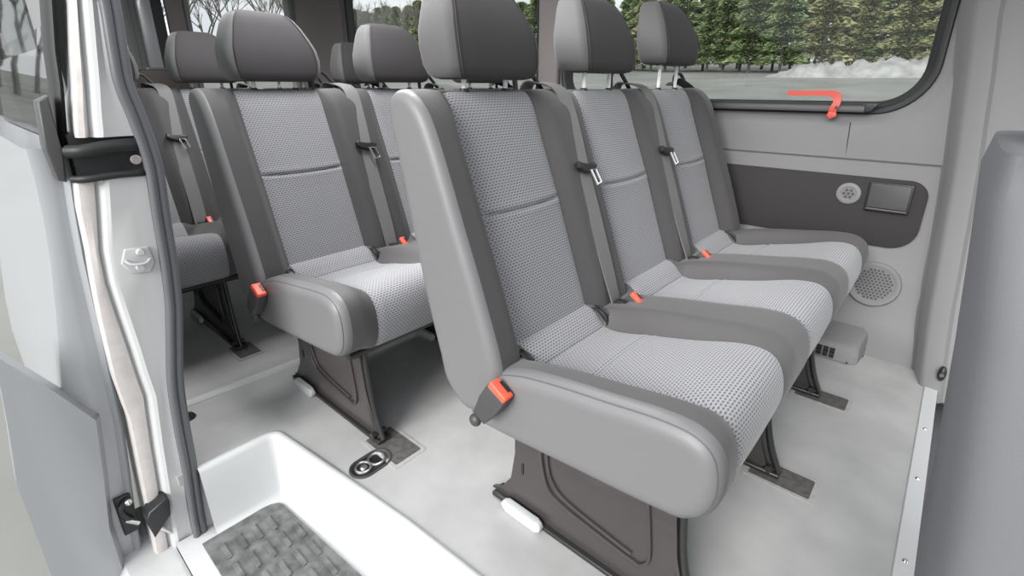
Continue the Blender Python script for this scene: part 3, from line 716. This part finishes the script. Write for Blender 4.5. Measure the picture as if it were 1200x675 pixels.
# ------------------------------------------------------------------ BENCHES
Wd = .46
front = make_bench('three_seat_bench', 'nearest grey three-seat bench, in full view in front of the window with the red lever', (0, 0, 0), [0, Wd, 2 * Wd], .264, Wd, -.240, 1.165, 1.125, [0, .022, .055], [-.165, .335, .785], [-.148, .146, 2 * Wd + .146], 'three-seat benches')
second = make_bench('three_seat_bench', 'middle grey three-seat bench, half hidden behind the nearest bench', (-.840, -.095, 0), [0, Wd, 2 * Wd], .264, Wd, -.240, 1.165, 1.125, [0, 0, 0], [-.150, .335, .785], [-.148, .146], 'three-seat benches')
W4 = .372
rear = make_bench('four_seat_bench', 'rearmost dark grey bench in the shade behind the door pillar', (-1.661, -.02, 0), [-W4, 0, W4, 2 * W4], .22, W4, -W4 - .20, 2 * W4 + .20, 2 * W4 + .20, [0, 0, .01, 0], [-.275, .75], [], None, near_buckle=False, hk=.9)

track_cover(.40, .536, .335, 'dark floor track cover before the middle leg of the nearest bench')
track_cover(.40, .536, .785, 'dark floor track cover before the far leg of the nearest bench, by the window wall')
track_cover(.40, .536, -.165, 'dark floor track cover before the near leg of the nearest bench')
track_cover(-.42, -.281, -.235, 'grey floor track cover before the near leg of the middle bench', .040)
track_cover(-1.24, -1.13, -.29, 'dark floor track cover before the leg of the rearmost bench')

# recessed tie-down ring in the floor
td = empty('tie_down_cup', (-.335, -.314, 0), R(2)); tag(td, 'oval metal tie-down cup sunk in the pale floor beside the step', 'tie-down')
def stad(a, b, n=10): return rrect(-a, a, -b, b, a * .98, n)
bm = bmesh.new(); rows = [[(x, y, z) for x, y in stad(.036 * k, .058 * k2)] for k, k2, z in ((1.0, 1.0, .0005), (.98, .985, .004), (.90, .935, .0045), (.86, .90, .003), (.80, .86, .0012))]
bm_strip(bm, rows, closed=True); build('rim', bm, M['darkp'], td)
bm = bmesh.new(); bm_prism(bm, stad(.031, .053), 2, .0004, .0015); build('cup', bm, M['legblack'], td)
bm = bmesh.new()
for cy, r in ((-.022, .019), (.018, .021)):
    bm_tube(bm, [(r * math.cos(t), cy + r * math.sin(t), .004) for t in [2 * PI * i / 20 for i in range(20)]], .0035, 8, closed=True)
bmesh.ops.create_cone(bm, cap_ends=True, segments=16, radius1=.011, radius2=.007, depth=.007, matrix=Matrix.Translation((0, -.022, .004)))
build('ring', bm, M['silverm'], td)
# black grommet in the floor beside the pillar
o_ = on_ = empty('floor_grommet', (-.900, -.565, 0)); tag(o_, 'small round black grommet in the floor beside the rubber door seal', 'grommet')
bm = bmesh.new(); bmesh.ops.create_cone(bm, cap_ends=True, segments=20, radius1=.024, radius2=.019, depth=.008, matrix=Matrix.Translation((0, 0, .004))); build('flange', bm, M['blackp'], o_)
bm = bmesh.new(); bmesh.ops.create_uvsphere(bm, u_segments=12, v_segments=8, radius=.010, matrix=Matrix.Translation((0, 0, .008))); build('plug', bm, M['blackp'], o_)

# ------------------------------------------------------------------ FITTINGS ON THE FAR WALL
o = None
pn = bmesh.new(); loop = rrect(-2.4, .580, .388, .622, [.055, .02, .02, .075], 8)
bm_prism(pn, loop, 1, 1.2405, 1.256, 0.002); o = build('wall_inset_panel', pn, M['panel']); tag(o, 'charcoal inset panel with rounded end along the pale far wall', 'wall panel')
# round pale socket
sk = empty('round_vent', (.362, 1.240, .560)); tag(sk, 'pale round pierced vent on the charcoal wall panel', 'vent')
bm = bmesh.new(); rows = [[(r * math.cos(t), y, r * math.sin(t)) for t in [2 * PI * i / 36 for i in range(36)]] for r, y in ((.037, 0), (.037, -.004), (.033, -.0065), (.024, -.0060), (.022, -.0035))]
bm_strip(bm, rows, closed=True, fill_ends=True); build('bezel', bm, M['wall'], sk)
bm = bmesh.new()
for i in range(7):
    a = 2 * PI * i / 6; cx, cz = (0, 0) if i == 6 else (.0135 * math.cos(a), .0135 * math.sin(a))
    bmesh.ops.create_cone(bm, cap_ends=True, segments=12, radius1=.0048, radius2=.0048, depth=.003, matrix=Matrix.Translation((cx, -.0055, cz)) @ Matrix.Rotation(R(90), 4, 'X'))
build('hole_pattern', bm, M['darkp'], sk)
# lidded tray
tb = empty('lidded_tray', (.478, 1.240, .560)); tag(tb, 'black rectangular lidded tray on the charcoal wall panel', 'ashtray')
bm = bmesh.new(); bm_prism(bm, rrect(-.062, .062, -.050, .050, .005, 3), 1, -.010, 0, .002); build('housing', bm, M['blackp'], tb)
bm = bmesh.new(); bm_prism(bm, rrect(-.056, .056, -.036, .045, .004, 3), 1, -.016, -.008, .002); build('lid', bm, M['darkp'], tb)
bm = bmesh.new(); bm_tube(bm, [(-.056, -.014, -.041), (.056, -.014, -.041)], .0038, 8); build('finger_lip', bm, M['darkp'], tb)
# loudspeaker grille
sp = empty('speaker_grille', (.498, 1.226, .255)); sp.rotation_euler = (R(-10), 0, 0); tag(sp, 'large round loudspeaker grille low on the pale far wall', 'speaker')
bm = bmesh.new(); rows = [[(r * math.cos(t), y, r * math.sin(t)) for t in [2 * PI * i / 48 for i in range(48)]] for r, y in ((.080, .012), (.080, -.004), (.076, -.009), (.070, -.009), (.062, -.005), (.058, -.003))]
bm_strip(bm, rows, closed=True, fill_ends=True); build('ring', bm, M['wall'], sp)
bm = bmesh.new(); bm2 = []
for i in range(-5, 6):
    for j in range(-5, 6):
        x = i * .0115 + (j % 2) * .00575; z = j * .010
        if math.hypot(x, z) < .053:
            bmesh.ops.create_cone(bm, cap_ends=True, segments=6, radius1=.0045, radius2=.0045, depth=.002, matrix=Matrix.Translation((x, -.0042, z)) @ Matrix.Rotation(R(90), 4, 'X'))
build('grille_holes', bm, mat('grille_mesh', (.075, .075, .075), .7), sp)
# heater outlet box
hb = empty('heater_outlet', (.44, 1.12, 0)); tag(hb, 'pale grey heater outlet box on the floor against the far wall', 'heater outlet')
bm = bmesh.new(); rows = []
for z, s in ((0.001, 1), (.045, .97), (.062, .90), (.072, .78)):
    rows.append([(x * s, .07 - (.07 - y) * s, z + (.030 * (y + .06) / .13 if z > .04 else 0)) for x, y in ((-.11, -.062), (.05, -.062), (.078, -.045), (.088, .065), (-.11, .065))])
bm_strip(bm, rows, closed=True, fill_ends=True); bmesh.ops.bevel(bm, geom=[e for e in bm.edges], offset=.004, segments=2, affect='EDGES'); build('housing', bm, M['wall'], hb)
bm = bmesh.new()
for i in range(3):
    for j in range(3): bm_box(bm, (-.045 + i * .020, -.066, .012 + j * .013), (-.030 + i * .020, -.058, .021 + j * .013))
build('louvre', bm, M['blackp'], hb)
bm = bmesh.new()
for x, y in ((.052, -.062), (.084, .030)): bmesh.ops.create_uvsphere(bm, u_segments=10, v_segments=6, radius=.004, matrix=Matrix.Translation((x, y, .008)))
build('screw', bm, M['darkp'], hb)
# window rail with red emergency lever
rl = empty('window_rail', (0, 1.230, .848)); tag(rl, 'black bar along the foot of the large side window', 'rail')
bm = bmesh.new(); bm_prism(bm, [(-.016, -.013), (.012, -.013), (.014, .006), (.004, .014), (-.010, .013), (-.018, .004)], 0, -.80, .355, .0); build('bar', bm, M['darkp'], rl, ang=50)
bm = bmesh.new(); bm_prism(bm, [(.355, -.014), (.372, -.012), (.392, .014), (.355, .014)], 1, -.019, .015, .002); build('end_plug', bm, M['blackp'], rl)
bm = bmesh.new(); bm_box(bm, (-.80, -.012, .0138), (.35, .0, .0152), 0); build('light_edge', bm, M['darkp'], rl)
lv = empty('emergency_lever', (.268, 1.216, .850)); tag(lv, 'bright red bent emergency lever clipped over the black window rail', 'lever')
bm = bmesh.new(); pts = [(-.150, -.004, .044), (-.09, -.004, .044), (-.045, -.004, .045), (-.010, -.005, .042), (.006, -.006, .030), (.006, -.008, .012), (.001, -.009, -.004), (-.002, -.008, -.016)]
P = catmull(pts, 5); rows = []
for i, p in enumerate(P):
    t = (P[min(i + 1, len(P) - 1)] - P[max(i - 1, 0)]).normalized(); n_ = Vector((-t.z, 0, t.x)); h = .0085 if i < 14 else .0115
    rows.append([p + n_ * h + Vector((0, -.005, 0)), p + n_ * h + Vector((0, .005, 0)), p - n_ * h + Vector((0, .005, 0)), p - n_ * h + Vector((0, -.005, 0))])
bm_strip(bm, rows, closed=True, fill_ends=True); build('handle', bm, M['leverred'], lv)
bm = bmesh.new(); bm_prism(bm, [(-.018, -.030), (-.004, -.040), (.014, -.030), (.012, -.018), (-.012, -.014)], 1, -.014, -.002, .003); build('hook', bm, M['leverred'], lv)
bm = bmesh.new(); bmesh.ops.create_cone(bm, cap_ends=True, segments=12, radius1=.005, radius2=.004, depth=.006, matrix=Matrix.Translation((.008, -.018, -.001)) @ Matrix.Rotation(R(90), 4, 'X')); build('pivot', bm, M['darkp'], lv)

# dark box standing behind the rear bench
bx = empty('storage_box', (-2.75, .02, .0)); tag(bx, 'dark brown box behind the rearmost bench, top showing between its headrests', 'box')
bm = bmesh.new(); bm_prism(bm, [(-.13, .3), (.17, .3), (.16, .85), (.10, .985), (.075, 1.0), (-.09, 1.0), (-.12, .96)], 0, -.12, .12, .008); build('box_body', bm, M['brown'], bx)
bm = bmesh.new(); bm_prism(bm, [(-.05, .995), (.05, .995), (.04, 1.01), (-.04, 1.01)], 0, .04, .10, .003); build('carry_grip', bm, M['darkp'], bx)
bm = bmesh.new(); bm_box(bm, (-.13, -.15, .0005), (.13, .18, .31), .01); build('box_base', bm, M['brown'], bx)

# front passenger seat (its back shell at the right edge)
fs = empty('front_seat', (.70, -.20, -.13)); tag(fs, 'grey back shell of the front seat at the right edge, seen from behind', 'seat')
bm = bmesh.new(); rows = []
for z, x, hw, th in ((.30, .045, .20, .10), (.34, .010, .225, .13), (.45, -.004, .235, .13), (.60, -.018, .235, .12), (.75, -.034, .225, .11), (.88, -.050, .205, .10), (.97, -.062, .180, .09), (1.00, -.058, .150, .06)):
    r = []
    for i in range(32):
        t = 2 * PI * i / 32; c_, s_ = math.cos(t), math.sin(t)
        r.append((x + th / 2 + th / 2 * math.copysign(abs(c_) ** .45, c_), hw * math.copysign(abs(s_) ** .35, s_), z))
    rows.append(r)
bm_strip(bm, rows, closed=True, fill_ends=True); build('seat_back', bm, M['seatshell'], fs, ang=60)
bm = bmesh.new(); bm_box(bm, (.06, -.22, .22), (.56, .22, .36), .04); build('seat_cushion', bm, M['bolster'], fs)
bm = bmesh.new(); bm_box(bm, (.10, -.20, .0005), (.50, .20, .23), .01); build('seat_box', bm, M['darkp'], fs)
h = link('headrest', HR[1.0][0], fs); h.location = (.045, 0, 1.06)
for s in (-1, 1):
    bm = bmesh.new(); bm_tube(bm, [(.01, s * .066, .97), (.01, s * .066, 1.08)], .006, 10); build('headrest_post', bm, M['steelw'], fs)

# ------------------------------------------------------------------ OUTDOORS
def gz(x, y):
    d = max(0.0, math.hypot(x, y) - 5)
    return -.75 + min(d, 60) * .074
bm = bmesh.new(); rows = []
rad = [0, 2, 5, 10, 15, 20, 25, 30, 35, 40, 46, 60, 90, 140]
for r_ in rad: rows.append([(r_ * math.cos(2 * PI * i / 96), r_ * math.sin(2 * PI * i / 96), gz(r_, 0) if r_ else -.75) for i in range(96)])
bm_strip(bm, rows[1:], closed=True); bm.faces.new([bm.verts.new(p) for p in rows[1]])
o = build('ground', bm, [M['grass'], M['asphalt']]); tag(o, kind='structure')

def conifer_mesh(seed, h, wmul):
    rd = random.Random(seed); bm = bmesh.new(); n = 8500
    for i in range(n):
        t = rd.random() ** .8; z = .14 * h + t * .86 * h; rr = wmul * h * .23 * (1 - t) ** .55 * (.85 + .3 * math.sin(t * 40 + seed)) + .08
        a = rd.random() * 2 * PI; q = rr * math.sqrt(rd.random()) ** .6; c = Vector((q * math.cos(a), q * math.sin(a), z - q * .25))
        s = .08 + .14 * rd.random(); d = Vector((math.cos(a), math.sin(a), -.35 + .5 * rd.random())).normalized() * s * 1.5; u = Vector((rd.uniform(-1, 1), rd.uniform(-1, 1), rd.uniform(-.5, .5))).normalized() * s * .7
        bm.faces.new([bm.verts.new(c - u), bm.verts.new(c + d), bm.verts.new(c + u)])
    me = bpy.data.meshes.new('crown'); bm.to_mesh(me); bm.free(); return me
def trunk_mesh(h, r):
    bm = bmesh.new(); bm_tube(bm, [(0, 0, -.3), (.03, 0, h * .4), (0, .03, h * .95)], [r, r * .7, r * .15], 7); me = bpy.data.meshes.new('trunk'); bm.to_mesh(me); bm.free(); me.materials.append(M['bark']); return me
CM = []
for s, (h, wm, m) in enumerate(((5.2, 1.0, 'conifer'), (5.9, .9, 'conifer2'), (4.8, 1.15, 'conifer'), (5.4, 1.0, 'conifer2'))):
    me = conifer_mesh(s, h, wm); me.materials.append(M[m]); CM.append((me, trunk_mesh(h, .09)))
def bare_mesh(seed, h):
    rd = random.Random(seed); bm = bmesh.new()
    def br(p, d, l, r, k):
        q = p + d * l; bm_tube(bm, [p, p + d * l * .5 + Vector((rd.uniform(-.05, .05) * l, rd.uniform(-.05, .05) * l, 0)), q], [r, r * .8, r * .6], 4 if k else 6, caps=False)
        if k >= 5: return
        for i in range(3 if k < 4 else 4):
            nd = (d + Vector((rd.uniform(-1, 1), rd.uniform(-1, 1), rd.uniform(-.2, .7))) * .62).normalized(); br(p + d * l * rd.uniform(.55, 1), nd, l * rd.uniform(.55, .78), r * .55, k + 1)
    br(Vector((0, 0, -.2)), Vector((0, 0, 1)), h * .34, h * .016, 0)
    me = bpy.data.meshes.new('bare_branches'); bm.to_mesh(me); bm.free(); me.materials.append(M['bark']); return me
BM_ = [bare_mesh(11, 7.5), bare_mesh(23, 8.5), bare_mesh(31, 7.0)]

def conifer(x, y, k, s, label, group):
    t = empty('conifer_tree', (x, y, gz(x, y)), random.random() * 6); t.scale = (s, s, s); tag(t, label, 'tree', group)
    link('crown', CM[k][0], t); link('trunk', CM[k][1], t)
x = -66.0; i = 0
while x < 14:
    y = 39 + random.uniform(-1.2, 1.2); k = (0 if x < -9 else 1) if random.random() < .75 else random.choice((2, 3))
    lab = 'dark evergreen in the tree row seen through the big side window' if x < -9 else 'olive green evergreen towards the right end of the tree row outside'
    conifer(x, y, k, random.uniform(1.0, 1.28), lab, 'dark evergreens outside' if x < -9 else 'olive evergreens outside')
    x += random.uniform(1.0, 1.5) if x < -40 else random.uniform(.9, 1.3); i += 1
for i in range(62):
    x = -100 + i * 1.9 + random.uniform(-.5, .5); y = 44 + random.uniform(-1.5, 2)
    t = link('bare_tree', BM_[i % 3]); t.location = (x, y, gz(x, y)); t.rotation_euler = (0, 0, random.random() * 6); s = random.uniform(.8, 1.05); t.scale = (s, s, s)
    tag(t, 'leafless grey-brown tree rising behind the row of evergreens', 'tree', 'bare trees behind the evergreens')
for i in range(44):
    y = -14 + i * 1.15 + random.uniform(-.5, .5); x = -33 + random.uniform(-3, 2)
    t = link('bare_tree', BM_[(i + 1) % 3]); t.location = (x, y, gz(x, y)); t.rotation_euler = (0, 0, random.random() * 6); s = random.uniform(.8, 1.1); t.scale = (s, s, s)
    tag(t, 'leafless tree standing against the sky beyond the rear windows', 'tree', 'bare trees behind the van')
# whitish snow bank before the evergreens
bm = bmesh.new(); rows = []; rd = random.Random(5)
for j in range(7):
    t = j / 6; r = []
    for i in range(60):
        s = i / 59; x = -9.5 + 14 * s; y = 33 + 3.0 * t
        hgt = (.75 + .45 * s) * math.sin(PI * t) ** .8 * min(1, s * 6, (1 - s) * 6) * rd.uniform(.6, 1.15)
        r.append((x + rd.uniform(-.1, .1), y, gz(x, y) - .05 + hgt))
    rows.append(r)
bm_strip(bm, rows); o = build('snow_bank', bm, M['snow'], ang=180); tag(o, 'low whitish snow bank in front of the olive evergreens outside', 'snow bank')
